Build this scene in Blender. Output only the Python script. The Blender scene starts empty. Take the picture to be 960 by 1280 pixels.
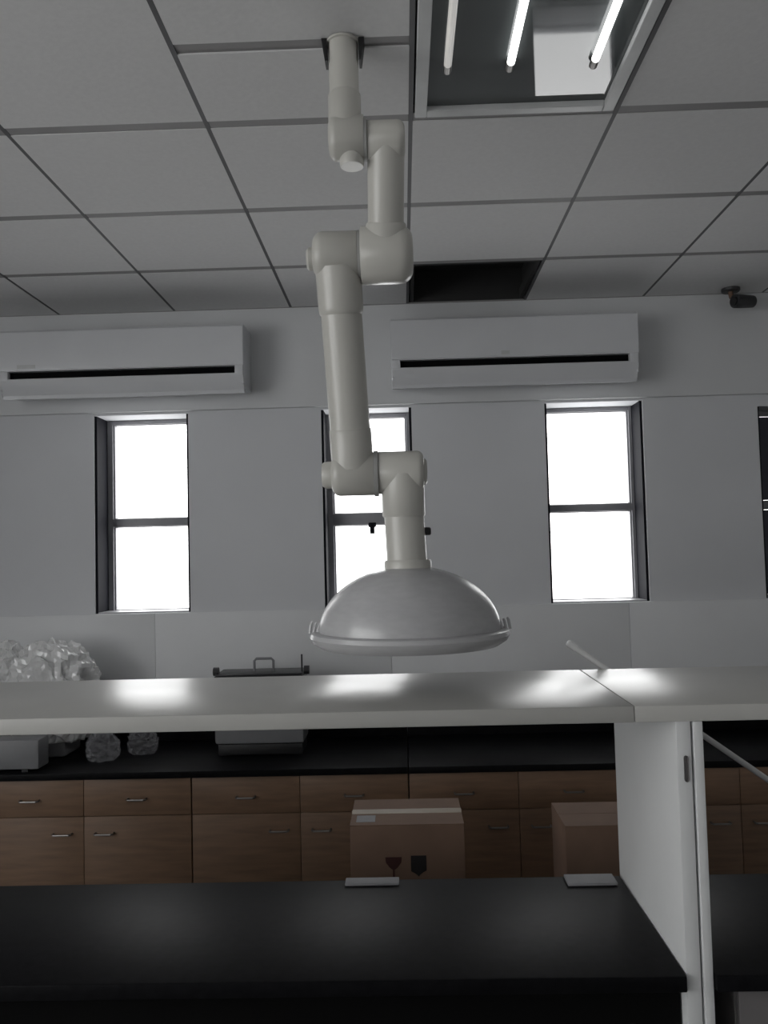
import bpy, bmesh, math, random
from mathutils import Vector, Matrix, noise
random.seed(7)
S = bpy.context.scene
C = S.collection

# ---------------------------------------------------------------- camera
ZC = 1.85            # camera height
FPX = 1030.0         # focal length in pixels of a 960 x 1280 frame
y_ax = Vector((504-480, -(690-640), -FPX)).normalized()      # world +Y seen in camera axes
roll = 0.025
a_, b_ = -math.sin(roll), math.cos(roll)
z_ax = Vector((a_, b_, -(a_*y_ax.x + b_*y_ax.y)/y_ax.z)).normalized()
x_ax = y_ax.cross(z_ax)
W2C = Matrix(((x_ax.x, y_ax.x, z_ax.x), (x_ax.y, y_ax.y, z_ax.y), (x_ax.z, y_ax.z, z_ax.z)))
cam = bpy.data.cameras.new('camera')
cam.sensor_fit = 'VERTICAL'
cam.sensor_height = 36.0
cam.lens = FPX/1280*36.0
cam.clip_start = 0.02
camo = bpy.data.objects.new('camera', cam)
C.objects.link(camo)
camo.matrix_world = Matrix.Translation((0, 0, ZC)) @ W2C.transposed().to_4x4()
S.camera = camo

# ---------------------------------------------------------------- light
w = bpy.data.worlds.new('overcast_sky')
S.world = w
w.use_nodes = True
bg = w.node_tree.nodes['Background']
bg.inputs['Color'].default_value = (1.0, 0.985, 0.985, 1)
bg.inputs['Strength'].default_value = 4.2
S.view_settings.view_transform = 'Standard'
S.view_settings.look = 'None'
S.view_settings.exposure = 0.22
S.view_settings.gamma = 1.0
S.view_settings.use_curve_mapping = False

def portal(name, loc, rot, sx, sy):        # guides sky light through a window opening, adds none
    l = bpy.data.lights.new(name, 'AREA')
    l.shape = 'RECTANGLE'; l.size = sx; l.size_y = sy
    l.cycles.is_portal = True
    o = bpy.data.objects.new(name, l); C.objects.link(o)
    o.location = loc; o.rotation_euler = rot

CEIL = 3.127
WY = 4.2                                   # face of the window wall
XL, XR, YB = -3.6, 3.4, -3.2               # other walls
WIN = [(-1.583, -1.092), (-0.405, 0.06), (0.741, 1.238)]
WZ0, WZ1 = 1.572, 2.592
LW = (-3.0, 1.3, 1.0, 3.0)               # added side window, out of view: y0, y1, z0, z1
for x0, x1 in WIN:
    portal('window_portal', ((x0+x1)/2, WY+.24, (WZ0+WZ1)/2), (-math.pi/2, 0, 0), x1-x0, WZ1-WZ0)
portal('window_portal', (XL-.22, (LW[0]+LW[1])/2, (LW[2]+LW[3])/2), (0, -math.pi/2, 0), LW[3]-LW[2], LW[1]-LW[0])

# ---------------------------------------------------------------- helpers
MATS = {}
def mat(name, col, rough=.5, metal=0., var=.06, scale=12., bump=0., spec=.5, stretch=(1, 1, 1), emit=0., alpha=None, trans=0.):
    if name in MATS: return MATS[name]
    m = bpy.data.materials.new(name); m.use_nodes = True
    nt = m.node_tree; N = nt.nodes; L = nt.links
    p = N['Principled BSDF']
    tc = N.new('ShaderNodeTexCoord'); mp = N.new('ShaderNodeMapping'); nz = N.new('ShaderNodeTexNoise')
    mp.inputs['Scale'].default_value = stretch
    L.new(tc.outputs['Object'], mp.inputs['Vector']); L.new(mp.outputs['Vector'], nz.inputs['Vector'])
    nz.inputs['Scale'].default_value = scale; nz.inputs['Detail'].default_value = 4
    cr = N.new('ShaderNodeValToRGB')
    cr.color_ramp.elements[0].position = .3; cr.color_ramp.elements[1].position = .7
    cr.color_ramp.elements[0].color = tuple(c*(1-var) for c in col)+(1,)
    cr.color_ramp.elements[1].color = tuple(min(1, c*(1+var)) for c in col)+(1,)
    L.new(nz.outputs['Fac'], cr.inputs['Fac']); L.new(cr.outputs['Color'], p.inputs['Base Color'])
    p.inputs['Roughness'].default_value = rough
    p.inputs['Metallic'].default_value = metal
    p.inputs['Specular IOR Level'].default_value = spec
    if bump:
        b = N.new('ShaderNodeBump'); b.inputs['Strength'].default_value = bump; b.inputs['Distance'].default_value = .004
        L.new(nz.outputs['Fac'], b.inputs['Height']); L.new(b.outputs['Normal'], p.inputs['Normal'])
    if emit:
        p.inputs['Emission Color'].default_value = (1, 1, 1, 1); p.inputs['Emission Strength'].default_value = emit
    if alpha is not None: p.inputs['Alpha'].default_value = alpha
    if trans: p.inputs['Transmission Weight'].default_value = trans
    MATS[name] = m
    return m

mat('wall_paint', (.69, .70, .72), .75, var=.02, scale=3)
mat('beam_paint', (.70, .71, .72), .75, var=.02, scale=3)
mat('splash_panel', (.76, .77, .78), .55, var=.02, scale=4)
mat('plain_wall', (.70, .70, .70), .8, var=.03, scale=2)
mat('floor_vinyl', (.20, .20, .20), .4, var=.1, scale=8)
mat('ceiling_tile', (.70, .70, .70), .9, var=.025, scale=60, bump=.15)
mat('grid_shaded', (.27, .265, .265), .6, var=.04)  # grey includes the recess shadow along the cross tees
mat('main_tee_shaded', (.09, .09, .095), .6, var=.04)  # darkened for the shadow gap along the main tees
mat('plenum_shade', (.03, .03, .03), .9)  # near-black: shade inside the open ceiling cell put into the colour
mat('frame_dark', (.012, .0125, .017), .7, var=.08, spec=.08)
mat('frame_glare', (.34, .34, .36), .4, var=.05)  # lightened: window bloom put into the frame and transom colour
mat('ac_white', (.66, .67, .69), .28, var=.02, scale=5)
mat('slot_black', (.003, .003, .0035), .8, spec=.1)
mat('arm_white', (.55, .54, .50), .28, var=.02, scale=6)
mat('arm_seal', (.34, .34, .33), .5)
mat('black_plastic', (.01, .01, .011), .5)
mat('shelf_white', (.50, .495, .47), .31, var=.03, scale=5)
mat('panel_white', (.74, .75, .75), .4, var=.02, scale=5)
mat('panel_grey', (.40, .405, .41), .4, var=.03, scale=5)
mat('black_top', (.007, .007, .008), .45, var=.25, scale=40, spec=.07)
mat('wood', (.225, .138, .086), .5, var=.16, scale=5, stretch=(1, 1, 9))
mat('wood_edge', (.05, .026, .016), .6, var=.1)
mat('steel', (.30, .29, .28), .4, 1.0, var=.04)
mat('carton', (.185, .115, .08), .8, var=.08, scale=9, bump=.1)
mat('carton_print', (.012, .010, .010), .8)
mat('carton_print_red', (.05, .014, .012), .8)
mat('tape', (.42, .36, .29), .25, var=.05)
mat('foam', (.22, .22, .23), .6, var=.08, scale=20)
mat('equip_grey', (.22, .22, .23), .45, var=.04)
mat('equip_dark', (.03, .03, .033), .4)
mat('pole_white', (.93, .93, .93), .25)
mat('troffer_white', (.55, .56, .56), .4)
mat('troffer_mirror', (.085, .095, .095), .03, 0.0, spec=.75, var=.06, scale=2)
mat('tube_lit', (.9, .9, .9), .4, emit=2.2)
mat('tube_dim', (.62, .58, .50), .3, var=.1, emit=.22)
mat('base_shade', (.003, .003, .003), .8, spec=.1)  # near-black: shade under the bench put into the colour
mat('cabinet_grey', (.16, .15, .15), .5)

def glass_mat(name, tint, refl):
    m = bpy.data.materials.new(name); m.use_nodes = True
    nt = m.node_tree; N = nt.nodes; L = nt.links
    for n in list(N): N.remove(n)
    o = N.new('ShaderNodeOutputMaterial'); mx = N.new('ShaderNodeMixShader')
    t = N.new('ShaderNodeBsdfTransparent'); g = N.new('ShaderNodeBsdfGlossy')
    nz = N.new('ShaderNodeTexNoise'); nz.inputs['Scale'].default_value = 2
    cr = N.new('ShaderNodeValToRGB')
    cr.color_ramp.elements[0].color = tuple(c*.97 for c in tint)+(1,)
    cr.color_ramp.elements[1].color = tuple(tint)+(1,)
    L.new(nz.outputs['Fac'], cr.inputs['Fac']); L.new(cr.outputs['Color'], t.inputs['Color'])
    g.inputs['Roughness'].default_value = .04
    mx.inputs['Fac'].default_value = refl
    L.new(t.outputs[0], mx.inputs[1]); L.new(g.outputs[0], mx.inputs[2]); L.new(mx.outputs[0], o.inputs['Surface'])
    MATS[name] = m
glass_mat('window_glass', (.97, .98, .98), .05)
glass_mat('dark_glass', (.02, .022, .03), .05)

def clear_plastic(name, mixv, col, rough=.1):
    m = bpy.data.materials.new(name); m.use_nodes = True
    nt = m.node_tree; N = nt.nodes; L = nt.links
    p = N['Principled BSDF']; o = N['Material Output']
    nz = N.new('ShaderNodeTexNoise'); nz.inputs['Scale'].default_value = 14; nz.inputs['Detail'].default_value = 6
    cr = N.new('ShaderNodeValToRGB')
    cr.color_ramp.elements[0].color = tuple(c*.8 for c in col)+(1,); cr.color_ramp.elements[1].color = tuple(col)+(1,)
    L.new(nz.outputs['Fac'], cr.inputs['Fac']); L.new(cr.outputs['Color'], p.inputs['Base Color'])
    p.inputs['Roughness'].default_value = rough; p.inputs['Specular IOR Level'].default_value = .9
    t = N.new('ShaderNodeBsdfTransparent'); mx = N.new('ShaderNodeMixShader'); mx.inputs['Fac'].default_value = mixv
    L.new(t.outputs[0], mx.inputs[1]); L.new(p.outputs[0], mx.inputs[2]); L.new(mx.outputs[0], o.inputs['Surface'])
    MATS[name] = m
clear_plastic('plastic_film', .82, (.95, .95, .95))
clear_plastic('plastic_film_clear', .22, (.45, .45, .48))
clear_plastic('acrylic', .74, (.66, .66, .67), .24)

def mesh_obj(name, bm, m, parent=None, smooth=False, auto=None):
    me = bpy.data.meshes.new(name); bmesh.ops.recalc_face_normals(bm, faces=bm.faces[:])
    bm.to_mesh(me); bm.free()
    me.materials.append(MATS[m])
    if smooth:
        me.polygons.foreach_set('use_smooth', [True]*len(me.polygons))
        if auto: me.set_sharp_from_angle(angle=math.radians(auto))
    o = bpy.data.objects.new(name, me); C.objects.link(o)
    if parent is not None:
        o.parent = parent
    return o
def inst(name, src, loc, parent):
    o = bpy.data.objects.new(name, src.data); C.objects.link(o); o.parent = parent; o.location = loc
    return o
def bx(bm, x0, x1, y0, y1, z0, z1, bev=0., seg=2):
    r = bmesh.ops.create_cube(bm, size=1)
    vs = r['verts']
    for v in vs:
        v.co = Vector(((x0+x1)/2+v.co.x*(x1-x0), (y0+y1)/2+v.co.y*(y1-y0), (z0+z1)/2+v.co.z*(z1-z0)))
    if bev:
        es = {e for v in vs for e in v.link_edges}
        bmesh.ops.bevel(bm, geom=list(es), offset=bev, segments=seg, affect='EDGES', profile=.5)
    return bm
def box(name, x0, x1, y0, y1, z0, z1, m, parent=None, bev=0., off=(0, 0, 0)):
    bm = bmesh.new(); bx(bm, x0-off[0], x1-off[0], y0-off[1], y1-off[1], z0-off[2], z1-off[2], bev)
    return mesh_obj(name, bm, m, parent, smooth=bool(bev), auto=35)
def sweep(bm, pts, radii, seg=28, cap=True):
    rings = []
    n = len(pts); up = Vector((0, 1, 0))
    for i, p in enumerate(pts):
        p = Vector(p)
        d = (Vector(pts[min(i+1, n-1)])-Vector(pts[max(i-1, 0)])).normalized()
        if i and (Vector(pts[i])-Vector(pts[i-1])).length < 1e-6: d = dprev
        dprev = d
        s = d.cross(up)
        if s.length < .05: s = d.cross(Vector((1, 0, 0)))
        s.normalize(); t = s.cross(d)
        rings.append([bm.verts.new(p+(s*math.cos(a)+t*math.sin(a))*radii[i]) for a in [2*math.pi*k/seg for k in range(seg)]])
    for r0, r1 in zip(rings, rings[1:]):
        for k in range(seg): bm.faces.new((r0[k], r0[(k+1) % seg], r1[(k+1) % seg], r1[k]))
    if cap: bm.faces.new(rings[0]); bm.faces.new(rings[-1])
    return bm
def tube(name, pts, radii, m, parent, seg=28, auto=40, cap=True):
    if not isinstance(radii, (list, tuple)): radii = [radii]*len(pts)
    bm = bmesh.new(); sweep(bm, pts, radii, seg, cap)
    return mesh_obj(name, bm, m, parent, True, auto)
def lathe(name, prof, m, parent, seg=64, auto=40, centre=(0, 0, 0), closed=False):
    bm = bmesh.new(); rings = []
    for r, z in prof:
        rings.append([bm.verts.new((centre[0]+r*math.cos(2*math.pi*k/seg), centre[1]+r*math.sin(2*math.pi*k/seg), centre[2]+z)) for k in range(seg)])
    pairs = list(zip(rings, rings[1:]))
    if closed: pairs.append((rings[-1], rings[0]))
    for r0, r1 in pairs:
        for k in range(seg): bm.faces.new((r0[k], r0[(k+1) % seg], r1[(k+1) % seg], r1[k]))
    return mesh_obj(name, bm, m, parent, True, auto)
def extrude_yz(name, prof, x0, x1, m, parent, auto=30):
    bm = bmesh.new()
    a = [bm.verts.new((x0, y, z)) for y, z in prof]; b = [bm.verts.new((x1, y, z)) for y, z in prof]
    n = len(prof)
    for i in range(n): bm.faces.new((a[i], a[(i+1) % n], b[(i+1) % n], b[i]))
    bm.faces.new(a); bm.faces.new(b[::-1])
    return mesh_obj(name, bm, m, parent, True, auto)
def empty(name, loc):
    o = bpy.data.objects.new(name, None); o.empty_display_size = .1; C.objects.link(o); o.location = loc
    return o
def thing(name, loc, label, cat, group=None):
    o = empty(name, loc); tag(o, label, cat, group); return o
def tag(o, label, cat, group=None):
    o['label'] = label; o['category'] = cat
    if group: o['group'] = group
def adopt(root):
    """children were modelled in world coordinates: move them under the root's own origin"""
    inv = Matrix.Translation(-root.location)
    for ch in root.children: ch.matrix_parent_inverse = inv
def struct(o): o['kind'] = 'structure'; return o

# ---------------------------------------------------------------- room shell
floor = struct(box('floor', XL-.25, XR+.25, YB-.25, WY+.3, -.1, 0, 'floor_vinyl'))
def wall_holes(name, u0, u1, z0, z1, holes, make, m):
    """boxes around rectangular openings; make(u0,u1,z0,z1) -> box limits"""
    bm = bmesh.new()
    us = sorted({u0, u1}|{h[0] for h in holes}|{h[1] for h in holes})
    for a, b in zip(us, us[1:]):
        hs = sorted((h[2], h[3]) for h in holes if h[0] <= a+1e-6 and h[1] >= b-1e-6)
        z = z0
        for h0, h1 in hs:
            bx(bm, *make(a, b, z, h0)); z = h1
        bx(bm, *make(a, b, z, z1))
    return struct(mesh_obj(name, bm, m))
HOLES = [(x0, x1, WZ0, WZ1) for x0, x1 in WIN]+[(1.818, 2.32, WZ0, 2.545)]
TOPZ = 3.75
wall_back = wall_holes('wall_back', XL-.25, XR+.25, 0, TOPZ, HOLES, lambda a, b, c, d: (a, b, WY, WY+.25, c, d), 'wall_paint')
beam = box('beam', XL, XR, WY-.022, WY, 2.604, CEIL, 'beam_paint', wall_back, bev=.008)
k = 0
for i in range(-2, 5):                                         # smooth splash panels below the window sills
    a = max(-1.272+1.2*i, XL); b = min(-1.272+1.2*(i+1), XR)
    box('splash_panel', a+.0008, b-.0008, WY-.012, WY, 1.0, WZ0-.002, 'splash_panel', wall_back, bev=.0008)
wall_left = wall_holes('wall_left', YB, WY, 0, TOPZ, [LW], lambda a, b, c, d: (XL-.25, XL, a, b, c, d), 'plain_wall')
wall_right = struct(box('wall_right', XR, XR+.25, YB, WY, 0, TOPZ, 'plain_wall'))
wall_front = struct(box('wall_front', XL-.25, XR+.25, YB-.25, YB, 0, TOPZ, 'plain_wall'))

# ---------------------------------------------------------------- windows
def window(n, x0, x1, z0, z1, zt, thick, wide_left, dark=False):
    """recessed two-pane window: dark jamb linings, frame, transom and panes"""
    r = struct(empty('window_%d' % n, ((x0+x1)/2, WY+.2, z0)))
    Y0, Y1 = WY+.165, WY+.225
    j = .012
    box('jamb_lining', x0, x0+j, WY+.012, Y0, z0, z1, 'frame_dark', r)
    box('jamb_lining', x1-j, x1, WY+.012, Y0, z0, z1, 'frame_dark', r)
    box('sill_lining', x0+j, x1-j, WY+.012, Y0, z0, z0+.006, 'frame_glare', r)
    bm = bmesh.new(); fw = .028
    fl = fw+.012 if wide_left else fw
    bx(bm, x0, x0+fl, Y0, Y1, z0, z1, .003); bx(bm, x1-fw, x1, Y0, Y1, z0, z1, .003)
    bx(bm, x0+fl, x1-fw, Y0, Y1, z1-.022, z1, .003); bx(bm, x0+fl, x1-fw, Y0, Y1, z0, z0+.005)
    mesh_obj('window_frame', bm, 'frame_glare', r)
    box('transom', x0+fl, x1-fw, Y0-.006, Y1, zt-thick/2, zt+thick/2, 'frame_glare', r, bev=.003)
    g = 'dark_glass' if dark else 'window_glass'
    for a, b in ((z0+.005, zt-thick/2), (zt+thick/2, z1-.022)):
        # thin sash bead around each pane, then the pane
        s = mesh_obj('sash_bead', bead(x0+fl, x1-fw, a, b, Y0+.012, Y1-.012), 'frame_glare', r)
        box('pane', x0+fl+.006, x1-fw-.006, Y0+.027, Y0+.031, a+.006, b-.006, g, r)
    return r
def bead(x0, x1, z0, z1, y0, y1, t=.008):
    bm = bmesh.new()
    bx(bm, x0, x0+t, y0, y1, z0, z1); bx(bm, x1-t, x1, y0, y1, z0, z1)
    bx(bm, x0+t, x1-t, y0, y1, z0, z0+.004); bx(bm, x0+t, x1-t, y0, y1, z1-.004, z1)
    return bm
w1 = window(1, *WIN[0], WZ0, WZ1, 2.042, .042, True)
w2 = window(2, *WIN[1], WZ0, WZ1, 2.03, .062, True)
w3 = window(3, *WIN[2], WZ0, WZ1, 2.058, .038, False)
w4 = window(4, 1.818, 2.32, WZ0, 2.545, 2.05, .04, True, True)
for x_, z_ in ((-.16, 2.0),):                                   # casement latch under the middle window's transom
    bm = bmesh.new(); bx(bm, x_-.012, x_+.012, WY+.14, WY+.16, z_-.05, z_, .003); bx(bm, x_-.02, x_+.02, WY+.155, WY+.168, z_-.015, z_+.01, .003)
    mesh_obj('latch', bm, 'frame_dark', w2)
for q in (w1, w2, w3, w4): adopt(q)
# unseen side window added in the left wall for soft light and air-conditioner shadows
r = struct(empty('window_5', (XL-.2, 0, LW[2])))
bm = bmesh.new(); X0, X1 = XL-.2, XL-.14
bx(bm, X0, X1, LW[0], LW[1], LW[2], LW[2]+.05); bx(bm, X0, X1, LW[0], LW[1], LW[3]-.05, LW[3])
for i in range(6):
    yy = LW[0]+(LW[1]-LW[0]-.05)*i/5
    bx(bm, X0, X1, yy, yy+.05, LW[2]+.05, LW[3]-.05)
mesh_obj('window_frame', bm, 'frame_glare', r)
for i in range(5):
    yy = LW[0]+(LW[1]-LW[0]-.05)*i/5
    box('pane', XL-.172, XL-.168, yy+.05, yy+(LW[1]-LW[0]-.05)/5, LW[2]+.05, LW[3]-.05, 'window_glass', r)
adopt(r)

# ---------------------------------------------------------------- suspended ceiling
ceiling = struct(empty('ceiling', (0, 0, CEIL)))
GX, GY = .602, .612
gx0 = .055; xs = [gx0+GX*i for i in range(-7, 7)]
ys = [WY-GY*i for i in range(0, 13)]
xs = [v for v in xs if XL < v < XR]; xs = [XL]+xs+[XR]
ys = sorted([v for v in ys if v > YB]+[YB])
protos = {}
def ctile(x0, x1, y0, y1):
    key = (round(x1-x0, 3), round(y1-y0, 3))
    cx, cy = (x0+x1)/2, (y0+y1)/2
    if key not in protos:
        bm = bmesh.new(); hx, hy = (x1-x0)/2-.0065, (y1-y0)/2-.0205
        bx(bm, -hx, hx, -hy, hy, -.004, .012)
        bm2 = bm
        protos[key] = mesh_obj('ceiling_tile', bm2, 'ceiling_tile', ceiling); o = protos[key]
    else:
        o = inst('ceiling_tile', protos[key], (0, 0, 0), ceiling)
    o.location = (cx, cy, CEIL+random.uniform(0, .002)-CEIL)
    return o
for a, b in zip(xs, xs[1:]):
    for c, d in zip(ys, ys[1:]):
        mid = ((a+b)/2, (c+d)/2)
        if abs(mid[0]-(gx0+GX/2)) < .1 and (d > WY-.01 or (1.1 < mid[1] < 2.37)): continue     # open cell by the wall, light fitting
        if abs(mid[0]-(gx0-GX/2)) < .1 and 1.75 < mid[1] < 2.37:
            ctile(a, b, c, 2.0); ctile(a, b, 2.0, d); continue
        ctile(a, b, c, d)
def bar_x(y):      # cross tee, broken where the light fitting spans two cells
    spans = [(XL, gx0), (gx0+GX, XR)] if 1.2 < y < 2.3 else [(XL, XR)]
    for u, v in spans:
        bm = bmesh.new(); bx(bm, u, v, y-.021, y+.021, -.001, .004); bx(bm, u, v, y-.001, y+.001, .004, .035)
        mesh_obj('grid_bar', bm, 'grid_shaded', ceiling)
def bar_y(x):
    bm = bmesh.new(); bx(bm, x-.007, x+.007, YB, WY, -.0025, .0025); bx(bm, x-.001, x+.001, YB, WY, .0025, .035)
    mesh_obj('grid_bar', bm, 'main_tee_shaded', ceiling)
box('cut_tile_strip', gx0-GX+.007, gx0-.007, 1.979, 2.021, .001, .005, 'grid_shaded', ceiling)
for y in ys[1:-1]: bar_x(y)
for x in xs[1:-1]: bar_y(x)
bm = bmesh.new()                                            # wall angle around the edge
bx(bm, XL, XR, WY-.024, WY-.022, -.006, .02); bx(bm, XL, XR, YB, YB+.002, -.006, .02)
mesh_obj('wall_angle', bm, 'grid_shaded', ceiling)
box('deck_slab', XL-.25, XR+.25, YB-.25, WY+.25, .623, .75, 'plenum_shade', ceiling)
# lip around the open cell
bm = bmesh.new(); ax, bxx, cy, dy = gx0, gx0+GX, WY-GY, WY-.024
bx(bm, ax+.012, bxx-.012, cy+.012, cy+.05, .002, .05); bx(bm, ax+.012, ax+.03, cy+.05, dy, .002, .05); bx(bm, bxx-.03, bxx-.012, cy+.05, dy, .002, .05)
mesh_obj('opening_lip', bm, 'plenum_shade', ceiling)
bm = bmesh.new()                                            # black liner added above the open cell to keep it dark
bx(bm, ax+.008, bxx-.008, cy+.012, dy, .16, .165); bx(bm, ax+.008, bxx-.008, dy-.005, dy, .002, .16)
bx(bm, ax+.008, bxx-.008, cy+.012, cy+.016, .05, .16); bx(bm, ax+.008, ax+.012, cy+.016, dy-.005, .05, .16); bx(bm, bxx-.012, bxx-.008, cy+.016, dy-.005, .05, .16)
mesh_obj('dark_liner', bm, 'plenum_shade', ceiling)

# ---------------------------------------------------------------- light fitting in the ceiling
tx0, tx1, ty0, ty1 = gx0+.012, gx0+GX-.012, WY-5*GY+.012, WY-3*GY-.012
tf = thing('ceiling_light', ((tx0+tx1)/2, (ty0+ty1)/2, CEIL), 'recessed ceiling light with mirror reflector and tubes beside the extraction arm', 'ceiling light')
bm = bmesh.new(); fw = .034; za, zb = CEIL-.012, CEIL+.006
bx(bm, tx0, tx0+fw, ty0, ty1, za, zb, .003); bx(bm, tx1-fw, tx1, ty0, ty1, za, zb, .003)
bx(bm, tx0+fw, tx1-fw, ty0, ty0+fw, za, zb, .003); bx(bm, tx0+fw, tx1-fw, ty1-fw, ty1, za, zb, .003)
mesh_obj('frame', bm, 'troffer_white', tf)
bm = bmesh.new(); h = .075
bx(bm, tx0, tx0+.004, ty0, ty1, zb, zb+h); bx(bm, tx1-.004, tx1, ty0, ty1, zb, zb+h)
bx(bm, tx0, tx1, ty0, ty0+.004, zb, zb+h); bx(bm, tx0, tx1, ty1-.004, ty1, zb, zb+h)
mesh_obj('housing', bm, 'cabinet_grey', tf)
box('reflector', tx0+.004, tx1-.004, ty0+.004, ty1-.004, zb+.0, zb+.004, 'troffer_mirror', tf)
for x, m in ((.15, 'tube_dim'), (.315, 'tube_lit'), (.535, 'tube_lit')):
    t = tube('tube_lamp', [(x, ty0+.16, zb-.011), (x, ty1-.25, zb-.011)], .0105, m, tf, 14)
    for yy in (ty0+.13, ty1-.25):
        tube('lamp_cap', [(x, yy, zb-.011), (x, yy+.03, zb-.011)], .011, 'steel', tf, 12)
adopt(tf)

# ---------------------------------------------------------------- air conditioners
def air_con(x0, x1, label, badge):
    r = thing('air_conditioner', ((x0+x1)/2, WY-.022, 2.66), label, 'air conditioner', 'wall air conditioners above the windows')
    yb, yf = WY-.022, WY-.235
    zt, zb = 2.992, 2.662
    zs0, zs1 = 2.745, 2.782
    body = [(yb, zb+.02), (yb, zt), (yf+.03, zt), (yf+.012, zt-.006), (yf+.004, zt-.02), (yf+.004, zs1), (yf+.05, zs1), (yf+.05, zs0-.01), (yf+.02, zs0-.02), (yf+.05, zb+.012), (yf+.09, zb)]
    extrude_yz('body', body, x0+.004, x1-.004, 'ac_white', r)
    fp = [(yf+.004, zs1+.004), (yf+.004, zt-.012), (yf, zt-.016), (yf-.004, zs1+.02), (yf-.002, zs1+.004)]
    extrude_yz('front_panel', fp, x0+.002, x1-.002, 'ac_white', r)
    box('air_slot', x0+.045, x1-.045, yf+.03, yf+.049, zs0-.008, zs1-.001, 'slot_black', r)
    for a, b in ((x0+.004, x0+.045), (x1-.045, x1-.004)):
        box('end_cheek', a, b, yf+.002, yf+.05, zs0-.012, zs1+.001, 'ac_white', r, bev=.003)
    lv = [(yf+.001, zs0-.004), (yf+.004, zs0), (yf+.012, zs0-.002), (yf+.040, zb-.011), (yf+.062, zb+.004), (yf+.058, zb), (yf+.034, zb+.006), (yf+.012, zs0-.035)]
    extrude_yz('louvre', lv, x0+.005, x1-.005, 'ac_white', r)
    for a, b in ((x0, x0+.012), (x1-.012, x1)):
        box('side_cover', a, b, yf+.012, yb, zb+.03, zt-.002, 'ac_white', r, bev=.006)
    box('badge', *badge, yf-.006, yf-.002, zs1+.012, zs1+.03, 'troffer_white', r)
    adopt(r); return r
air_con(-1.965, -.755, 'white wall air conditioner above the left window, cut off by the left edge', (-1.87, -1.78))
air_con(-.035, 1.165, 'white wall air conditioner above the right window, right of the extraction arm', (.5, .54))

# ---------------------------------------------------------------- security camera
cc = thing('security_camera', (1.72, WY-.1, 3.05), 'small dark security camera high on the wall near the right edge', 'camera')
lathe('mount_plate', [(0.001, 0), (.04, 0), (.045, .006), (.045, .02), (.001, .02)], 'equip_dark', cc, 24, centre=(1.670, WY-.10, CEIL-.021))
tube('bracket', [(1.670, WY-.10, CEIL-.018), (1.670, WY-.10, 3.085), (1.740, WY-.105, 3.065)], .014, 'carton', cc, 14)
tube('camera_body', [(1.780, WY-.10, 3.055), (1.775, WY-.10, 3.055), (1.705, WY-.13, 3.05), (1.670, WY-.145, 3.047), (1.667, WY-.146, 3.047)], [.022, .03, .034, .034, .03], 'equip_dark', cc, 20)
tube('lens', [(1.667, WY-.146, 3.047), (1.660, WY-.149, 3.0465), (1.657, WY-.15, 3.046)], [.022, .022, .012], 'black_plastic', cc, 20)
adopt(cc)

# ---------------------------------------------------------------- back bench: cabinets, worktop
BT = .93
CY = 3.6
hp = None
def handle(x, z, y, parent):
    pts = [(x-.04, y, z), (x-.04, y-.018, z), (x-.034, y-.025, z), (x+.034, y-.025, z), (x+.04, y-.018, z), (x+.04, y, z)]
    return tube('handle', pts, .0045, 'steel', parent, 8)
cab_labels = ['brown base cabinet at the far left end of the back bench', 'brown base cabinet below the crumpled plastic at the left edge',
              'brown base cabinet below the grey water bath on the back bench', 'brown base cabinet partly hidden behind the two cartons',
              'brown base cabinet seen to the right of the white upright panel']
for i, x0 in enumerate([-2.825, -1.884, -.943, -.002, .939]):
    x1 = x0+.941
    r = thing('base_cabinet', (x0+.47, CY+.28, 0), cab_labels[i], 'cabinet', 'brown base cabinets under the back bench')
    bm = bmesh.new(); bx(bm, x0+.002, x1-.002, CY+.02, WY-.02, .1, .898); bx(bm, x0+.002, x1-.002, CY+.07, WY-.02, 0, .1)
    mesh_obj('body', bm, 'wood_edge', r)
    xm = (x0+x1)/2
    for s, (a, b) in enumerate(((x0+.003, xm-.0012), (xm+.0012, x1-.003))):
        d = box('drawer', a, b, CY, CY+.02, .741, .896, 'wood', r, bev=.0015)
        handle((a+b)/2, .812, CY, d)
        d = box('door', a, b, CY, CY+.02, .105, .738, 'wood', r, bev=.0015)
        handle(b-.09 if s == 0 else a+.09, .668, CY, d)
    adopt(r)
wt = thing('bench_worktop', (-.4, CY+.28, .9), 'long black worktop on the brown cabinets by the wall', 'worktop')
for a, b in ((-2.83, -.003), (-.001, 1.885)):
    box('slab', a, b, CY-.02, WY-.014, .9, BT, 'black_top', wt, bev=.004)
    box('upstand', a, b, WY-.034, WY-.0125, BT+.0005, BT+.13, 'black_top', wall_back, bev=.003)
adopt(wt)

# water bath on the back bench
eq = thing('water_bath', (-.68, 3.95, BT), 'grey boxy water bath with lid handle on the back bench', 'lab equipment')
for x in (-.85, -.51):
    for y in (3.86, 3.98): box('foot', x-.02, x+.02, y-.02, y+.02, BT, BT+.006, 'black_plastic', eq)
box('base', -.875, -.485, 3.822, 4.0, BT+.006, .985, 'black_plastic', eq, bev=.004)
box('body', -.89, -.478, 3.82, 4.01, .985, 1.285, 'equip_grey', eq, bev=.012)
box('control_panel', -.86, -.51, 3.814, 3.822, 1.13, 1.24, 'equip_dark', eq, bev=.002)
box('lid', -.885, -.483, 3.825, 4.005, 1.295, 1.305, 'equip_dark', eq, bev=.004)
box('lid_seal', -.888, -.480, 3.821, 4.008, 1.285, 1.295, 'equip_dark', eq)
tube('lid_handle', [(-.715, 3.9, 1.305), (-.715, 3.9, 1.355), (-.705, 3.9, 1.365), (-.635, 3.9, 1.365), (-.625, 3.9, 1.355), (-.625, 3.9, 1.305)], .006, 'equip_grey', eq, 10)
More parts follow.
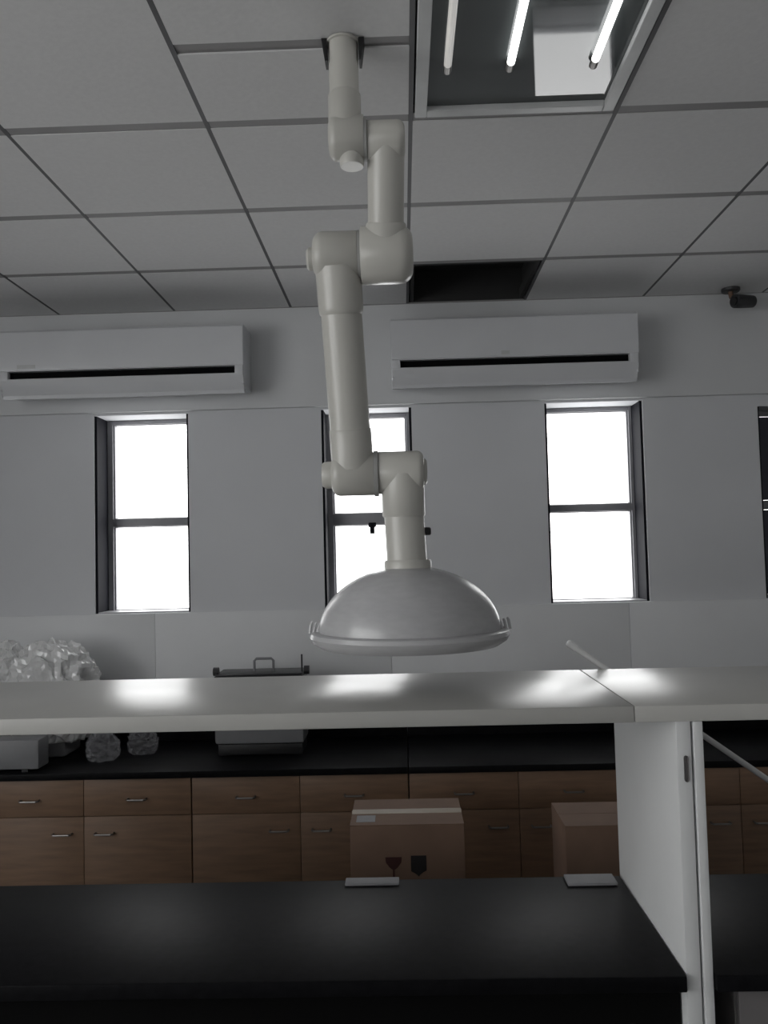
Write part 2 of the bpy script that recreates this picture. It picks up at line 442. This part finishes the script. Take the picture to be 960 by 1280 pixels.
for x in (-.885, -.462):
    tube('lug', [(x-.012, 3.85, 1.315), (x+.012, 3.85, 1.315)], .02, 'equip_dark', eq, 14)
tube('probe', [(-.487, 3.87, 1.30), (-.487, 3.87, 1.385)], .004, 'equip_dark', eq, 8)
adopt(eq)

# instrument wrapped in crumpled plastic
def crumple(name, c, rad, zmin, m, parent, amp, sub=4, seed=0., freq=5.):
    bm = bmesh.new(); bmesh.ops.create_icosphere(bm, subdivisions=sub, radius=1)
    for v in bm.verts:
        d = v.co.normalized()
        n = 0
        q = d+Vector((noise.noise(d*2+Vector((seed, 0, 0))), noise.noise(d*2+Vector((0, seed, 0))), noise.noise(d*2+Vector((0, 0, seed)))))*.5
        for o_, f_ in ((1, freq*.45), (.4, freq*1.1), (.14, freq*2.6)):
            n += o_*(.55-2*abs(noise.noise(q*f_+Vector((seed, o_, seed)))))
        s = 1+amp*n
        p = Vector((c[0]+d.x*rad[0]*s, c[1]+d.y*rad[1]*s, c[2]+d.z*rad[2]*s))
        if p.z < zmin: p.z = zmin+random.uniform(0, .003)
        v.co = p
    return mesh_obj(name, bm, m, parent)
pw = thing('wrapped_instrument', (-1.72, 3.88, BT), 'lab instrument wrapped in crumpled shiny plastic at the left of the bench', 'lab equipment')
bm = bmesh.new()
bx(bm, -1.86, -1.6, 3.86, 4.06, BT, 1.30, .02); bx(bm, -1.82, -1.66, 3.88, 4.02, 1.3, 1.38, .02)
mesh_obj('instrument_body', bm, 'equip_grey', pw, True, 35)
crumple('plastic_wrap', (-1.69, 3.94, 1.20), (.225, .15, .262), 1.0, 'plastic_film', pw, .16, 5, 3.1)
crumple('wrap_corner', (-1.90, 3.93, 1.36), (.075, .07, .11), 1.2, 'plastic_film', pw, .22, 4, 8.3)
adopt(pw)
gb = thing('meter_box', (-1.8, 3.66, BT), 'low grey meter box in front of the plastic wrapped instrument', 'lab equipment')
box('case', -1.98, -1.615, 3.61, 3.72, BT+.012, 1.07, 'equip_grey', gb, bev=.008)
for x in (-1.96, -1.68):
    for y in (3.63, 3.70): box('foot', x-.014, x+.014, y-.012, y+.012, BT, BT+.012, 'black_plastic', gb)
adopt(gb)
for c, rd, sd, lab in (((-1.40, 3.80, .985), (.07, .06, .07), 2.2, 'small crumpled clear plastic bag next to the wrapped instrument'),
                       ((-1.255, 3.92, .985), (.065, .06, .075), 5.7, 'small crumpled clear plastic bag between the wrapped instrument and water bath')):
    o = crumple('plastic_bag', c, rd, BT, 'plastic_film_clear', None, .3, 4, sd)
    tag(o, lab, 'plastic bag', 'crumpled bags on the back bench')

# ---------------------------------------------------------------- cartons behind the bench
def carton(name, x0, x1, y0, y1, z0, z1, label, top, group):
    r = thing(name, ((x0+x1)/2, (y0+y1)/2, z0), label, 'box', group)
    box('carton_body', x0, x1, y0, y1, z0, z1-.004, 'carton', r, bev=.003)
    ym = (y0+y1)/2
    box('flap', x0, x1, y0, ym-.0015, z1-.004, z1, 'carton', r)
    box('flap', x0, x1, ym+.0015, y1, z1-.004, z1, 'carton', r)
    if top:
        box('tape', x0-.0008, x1+.0008, ym-.025, ym+.025, z1, z1+.0006, 'tape', r)
        box('shipping_label', x0+.02, x0+.085, y0+.03, y0+.1, z1+.0006, z1+.0012, 'foam', r)
    return r
ct = carton('carton', -.206, .182, 2.85, 3.14, 0, .925, 'brown carton with fragile symbols behind the black bench, left of the panel', True, 'cartons behind the bench')
# wine-glass and keep-dry marks printed on its front
yp = 2.8485
bm = bmesh.new()
zc0 = .787; xc = -.06
prof = [(-.028, .03), (-.026, .012), (-.014, -.004), (-.003, -.012), (-.003, -.034), (-.015, -.04), (.015, -.04), (.003, -.034), (.003, -.012), (.014, -.004), (.026, .012), (.028, .03)]
bm.faces.new([bm.verts.new((xc+a, yp, zc0+b)) for a, b in prof])
r_ = bmesh.ops.extrude_face_region(bm, geom=bm.faces[:])
for v in [g for g in r_['geom'] if isinstance(g, bmesh.types.BMVert)]: v.co.y += .001
mesh_obj('fragile_mark', bm, 'carton_print_red', ct)
bm = bmesh.new(); xc = .025
prof = [(-.026, .034), (.026, .034), (.026, -.016), (.014, -.022), (.004, -.03), (0, -.036), (-.006, -.03), (-.014, -.024), (-.026, -.018)]
bm.faces.new([bm.verts.new((xc+a, yp, zc0+b)) for a, b in prof])
r_ = bmesh.ops.extrude_face_region(bm, geom=bm.faces[:])
for v in [g for g in r_['geom'] if isinstance(g, bmesh.types.BMVert)]: v.co.y += .001
mesh_obj('handling_mark', bm, 'carton_print', ct)
adopt(ct)
c2 = carton('carton', .523, .91, 2.85, 3.11, 0, .91, 'brown carton behind the black bench, half hidden by the white panel', False, 'cartons behind the bench'); adopt(c2)

# ---------------------------------------------------------------- near bench: black worktops, frame, shelf
IY0, IY1 = 1.82, 2.37
SX0, SX1 = -1.95, 1.75
PX0, PX1 = .585, .643
rack = thing('shelf_rack', (PX0+.03, 2.1, 0), 'white overhead shelf on upright panels above the near black bench', 'shelf')
for a, b in ((SX0, .4945), (.4955, SX1)):
    box('shelf_board', a, b, 1.828, 2.385, 1.466, 1.502, 'shelf_white', rack, bev=.0025)
box('upright_panel', PX0, PX0+.032, 1.835, 2.38, 0, 1.466, 'panel_white', rack, bev=.002)
box('edge_channel', PX0+.037, PX1, 1.832, 1.862, 0, 1.466, 'panel_white', rack, bev=.003)
box('panel_back', PX0+.032, PX1, 1.85, 2.38, 0, 1.466, 'panel_grey', rack)
bm = bmesh.new(); bx(bm, PX0+.014, PX0+.024, 1.8335, 1.836, 1.335, 1.392, .005)
mesh_obj('slot', bm, 'cabinet_grey', rack)
box('upright_panel', SX0, SX0+.055, 1.835, 2.38, 0, 1.466, 'panel_white', rack, bev=.002)
box('upright_panel', SX1-.055, SX1, 1.835, 2.38, 0, 1.466, 'panel_white', rack, bev=.002)
adopt(rack)
nw = thing('workbench', (-.7, 2.1, 0), 'black workbench under the white shelf, left of the upright panel', 'workbench')
box('worktop', SX0+.057, PX0-.002, IY0, IY1, .895, .93, 'black_top', nw, bev=.004)
nw2 = box('near_worktop', PX1+.002, SX1-.057, IY0, IY1, .895, .93, 'black_top', None, bev=.004)
tag(nw2, 'black polished worktop right of the white upright panel', 'worktop')
bs = nw
box('modesty_panel', SX0+.06, PX0-.004, 2.33, 2.35, .08, .895, 'base_shade', bs)
box('apron', SX0+.06, PX0-.004, 1.87, 1.89, .80, .895, 'base_shade', bs)
for x in (SX0+.06, -.7, PX0-.044):
    box('leg', x, x+.04, 1.87, 1.91, 0, .8, 'base_shade', bs); box('leg', x, x+.04, 2.29, 2.33, 0, .895, 'base_shade', bs)
adopt(bs)
nc = thing('under_bench_cabinet', (1.15, 2.08, 0), 'grey cabinet under the black worktop right of the upright panel', 'cabinet')
box('body', .70, SX1-.06, 1.875, 2.36, .06, .895, 'cabinet_grey', nc)
box('plinth', .74, SX1-.1, 1.92, 2.33, 0, .06, 'base_shade', nc)
for a, b in ((.703, 1.194), (1.198, SX1-.063)):
    d = box('door', a, b, 1.855, 1.875, .07, .885, 'cabinet_grey', nc, bev=.002)
    handle((a+b)/2, .8, 1.855, d)
adopt(nc)
for x0, x1, y0, y1, lab in ((-.185, -.035, 2.325, 2.366, 'thin pale foam sheet on the worktop edge before the carton with symbols'),
                            (.425, .56, 2.30, 2.366, 'thin pale foam sheet on the worktop edge beside the white panel')):
    o = box('foam_sheet', x0, x1, y0, y1, .93, .938, 'foam', None, bev=.002)
    tag(o, lab, 'foam sheet', 'foam sheets at the worktop edge')
# long thin rod leaning on the back of the shelf
Py = 2.412
rod = thing('leaning_rod', (2.65, Py, 0), 'long thin white rod leaning against the back of the shelf', 'rod')
p0 = Vector((.468, Py, 1.577)); p1 = Vector((1.03, Py, 1.170)); p2 = p0+(p1-p0)*((p0.z-.012)/(p0.z-p1.z))
dr = (p1-p0).normalized()
tube('pole', [p0+dr*.02, p2], .0085, 'pole_white', rod, 14)
tube('end_cap', [p0, p0+dr*.004, p0+dr*.03], [.007, .0105, .0105], 'pole_white', rod, 14)
rod.location = (p2.x, Py, 0)
adopt(rod)

# ---------------------------------------------------------------- extraction arm
AX, AY = -.117, 1.995
arm = thing('extraction_arm', (AX, AY, CEIL), 'white jointed fume extraction arm with dome hood hanging from the ceiling', 'extraction arm')
lathe('ceiling_collar', [(.036, 0), (.043, -.001), (.043, -.006), (.036, -.007)], 'arm_white', arm, 40, centre=(AX, AY, CEIL-.004), closed=True)
for s in (-1, 1):
    bm = bmesh.new()
    x = AX+s*.046
    vs = [bm.verts.new(c) for c in ((x-.007, AY-.02, CEIL-.003), (x+.007, AY-.02, CEIL-.003), (x+.003+s*-.004, AY-.02, CEIL-.06), (x-.003+s*-.004, AY-.02, CEIL-.06))]
    f = bm.faces.new(vs); e = bmesh.ops.extrude_face_region(bm, geom=[f])
    for v in [g for g in e['geom'] if isinstance(g, bmesh.types.BMVert)]: v.co.y += .04
    mesh_obj('bracket_lug', bm, 'black_plastic', arm)
tube('column', [(AX, AY, CEIL-.006), (AX, AY, 2.88)], .037, 'arm_white', arm)
def swivel(xa, xb, y, z, r, fil, seg=40):
    """joint housing along X from its flat face xa to its rounded end xb"""
    s_ = 1 if xb > xa else -1
    pts = [(xa, y, z), (xa+s_*.002, y, z)]; rr = [r-.002, r]
    for i in range(9):
        t = math.pi/2*i/8
        pts.append((xb-s_*fil+s_*fil*math.sin(t), y, z)); rr.append(r-fil+fil*math.cos(t))
    return tube('joint_housing', pts, rr, 'arm_white', arm, seg, 50)
def ring(x, y, z, r, wd=.008):
    tube('joint_ring', [(x-wd/2, y, z), (x+wd/2, y, z)], r, 'arm_seal', arm, 40)
# first joint: the column ends in a swivel, the next tube hangs to its right
swivel(-.070, -.158, 2.0, 2.88, .054, .022)
tube('column_sleeve', [(AX, AY, 2.99), (AX, AY, 2.985), (AX, AY, 2.89)], [.037, .041, .041], 'arm_white', arm, 36)
tube('joint_cap', [(-.102, 2.0, 2.835), (-.102, 2.0, 2.812), (-.102, 2.0, 2.808)], [.030, .030, .028], 'arm_white', arm)
ring(-.067, 2.0, 2.876, .051)
swivel(-.063, .031, 2.003, 2.873, .048, .02)
tube('arm_tube', [(-.0165, 2.004, 2.87), (-.0245, 2.11, 2.64)], .0465, 'arm_white', arm, 36)
# second joint: wide double housing with side knob
swivel(-.090, .046, 2.12, 2.626, .074, .035, 48)
tube('tube_socket', [(-.0225, 2.084, 2.70), (-.0227, 2.086, 2.695), (-.0245, 2.11, 2.64)], [.047, .052, .054], 'arm_white', arm, 36)
ring(-.094, 2.12, 2.628, .063)
swivel(-.098, -.216, 2.12, 2.630, .061, .028, 48)
tube('knob', [(-.21, 2.12, 2.622), (-.226, 2.12, 2.622), (-.232, 2.12, 2.622)], [.030, .030, .024], 'arm_white', arm)
p_up = Vector((-.153, 2.12, 2.63)); p_low = Vector((-.131, 2.25, 2.067))
dd = (p_low-p_up).normalized()
tube('collar', [p_up+dd*.03, p_up+dd*.135, p_up+dd*.148, p_up+dd*.152], [.060, .0595, .058, .055], 'arm_white', arm, 36)
tube('arm_tube', [p_up+dd*.1, p_low-dd*.0], .0545, 'arm_white', arm, 36)
tube('collar', [p_low-dd*.125, p_low-dd*.12, p_low-dd*.02], [.0545, .057, .0575], 'arm_white', arm, 36)
# third joint
swivel(-.073, -.190, 2.25, 2.066, .059, .024, 48)
ring(-.068, 2.25, 2.066, .0625, .012)
swivel(-.062, .062, 2.25, 2.068, .058, .018, 48)
tube('knob', [(-.18, 2.25, 2.066), (-.208, 2.25, 2.066), (-.216, 2.25, 2.066)], [.037, .037, .031], 'arm_white', arm)
tube('knob', [(.055, 2.25, 2.068), (.066, 2.25, 2.068), (.071, 2.25, 2.068)], [.036, .036, .030], 'arm_white', arm)
tube('collar', [(.004, 2.25, 2.06), (.0045, 2.25, 1.95), (.0045, 2.25, 1.945)], [.059, .0585, .055], 'arm_white', arm, 40)
tube('arm_tube', [(.0045, 2.25, 1.97), (.010, 2.25, 1.815)], .0545, 'arm_white', arm, 40)
tube('damper_dial', [(.058, 2.25, 1.905), (.074, 2.25, 1.905), (.077, 2.25, 1.905)], [.011, .011, .008], 'black_plastic', arm, 16)
# hood
HC = (.012, 2.25, 1.632)
lathe('hood_flange', [(.052, .196), (.062, .196), (.0642, .190), (.0642, .167), (.052, .167)], 'arm_white', arm, 56, centre=HC, closed=True)
R, H = .246, .176
t0 = math.asin(.055/R)
prof = [(R*math.sin(t), .004+H*math.cos(t)) for t in [t0+(math.pi/2-t0)*i/20 for i in range(21)]]
inner = [(r*.98, z-.004) for r, z in prof[::-1]]
hood = lathe('hood', prof+inner, 'acrylic', arm, 80, centre=HC, closed=True)
rim = [(.243, .008), (.258, .009), (.267, .005), (.270, -.006), (.262, -.020), (.240, -.034), (.237, -.032), (.256, -.018), (.263, -.005), (.258, .003), (.243, .003)]
lathe('rim', rim, 'acrylic', hood, 80, centre=HC, closed=True)
for s in (-1, 1):
    for k in range(3):
        x = HC[0]+s*(.249+.0105*k)
        tube('clip', [(x, 2.235, HC[2]+.005), (x-s*.004, 2.235, HC[2]+.021+.004*k), (x-s*.007, 2.235, HC[2]+.030+.003*k)], [.004, .004, .0025], 'acrylic', hood, 8)
adopt(arm)
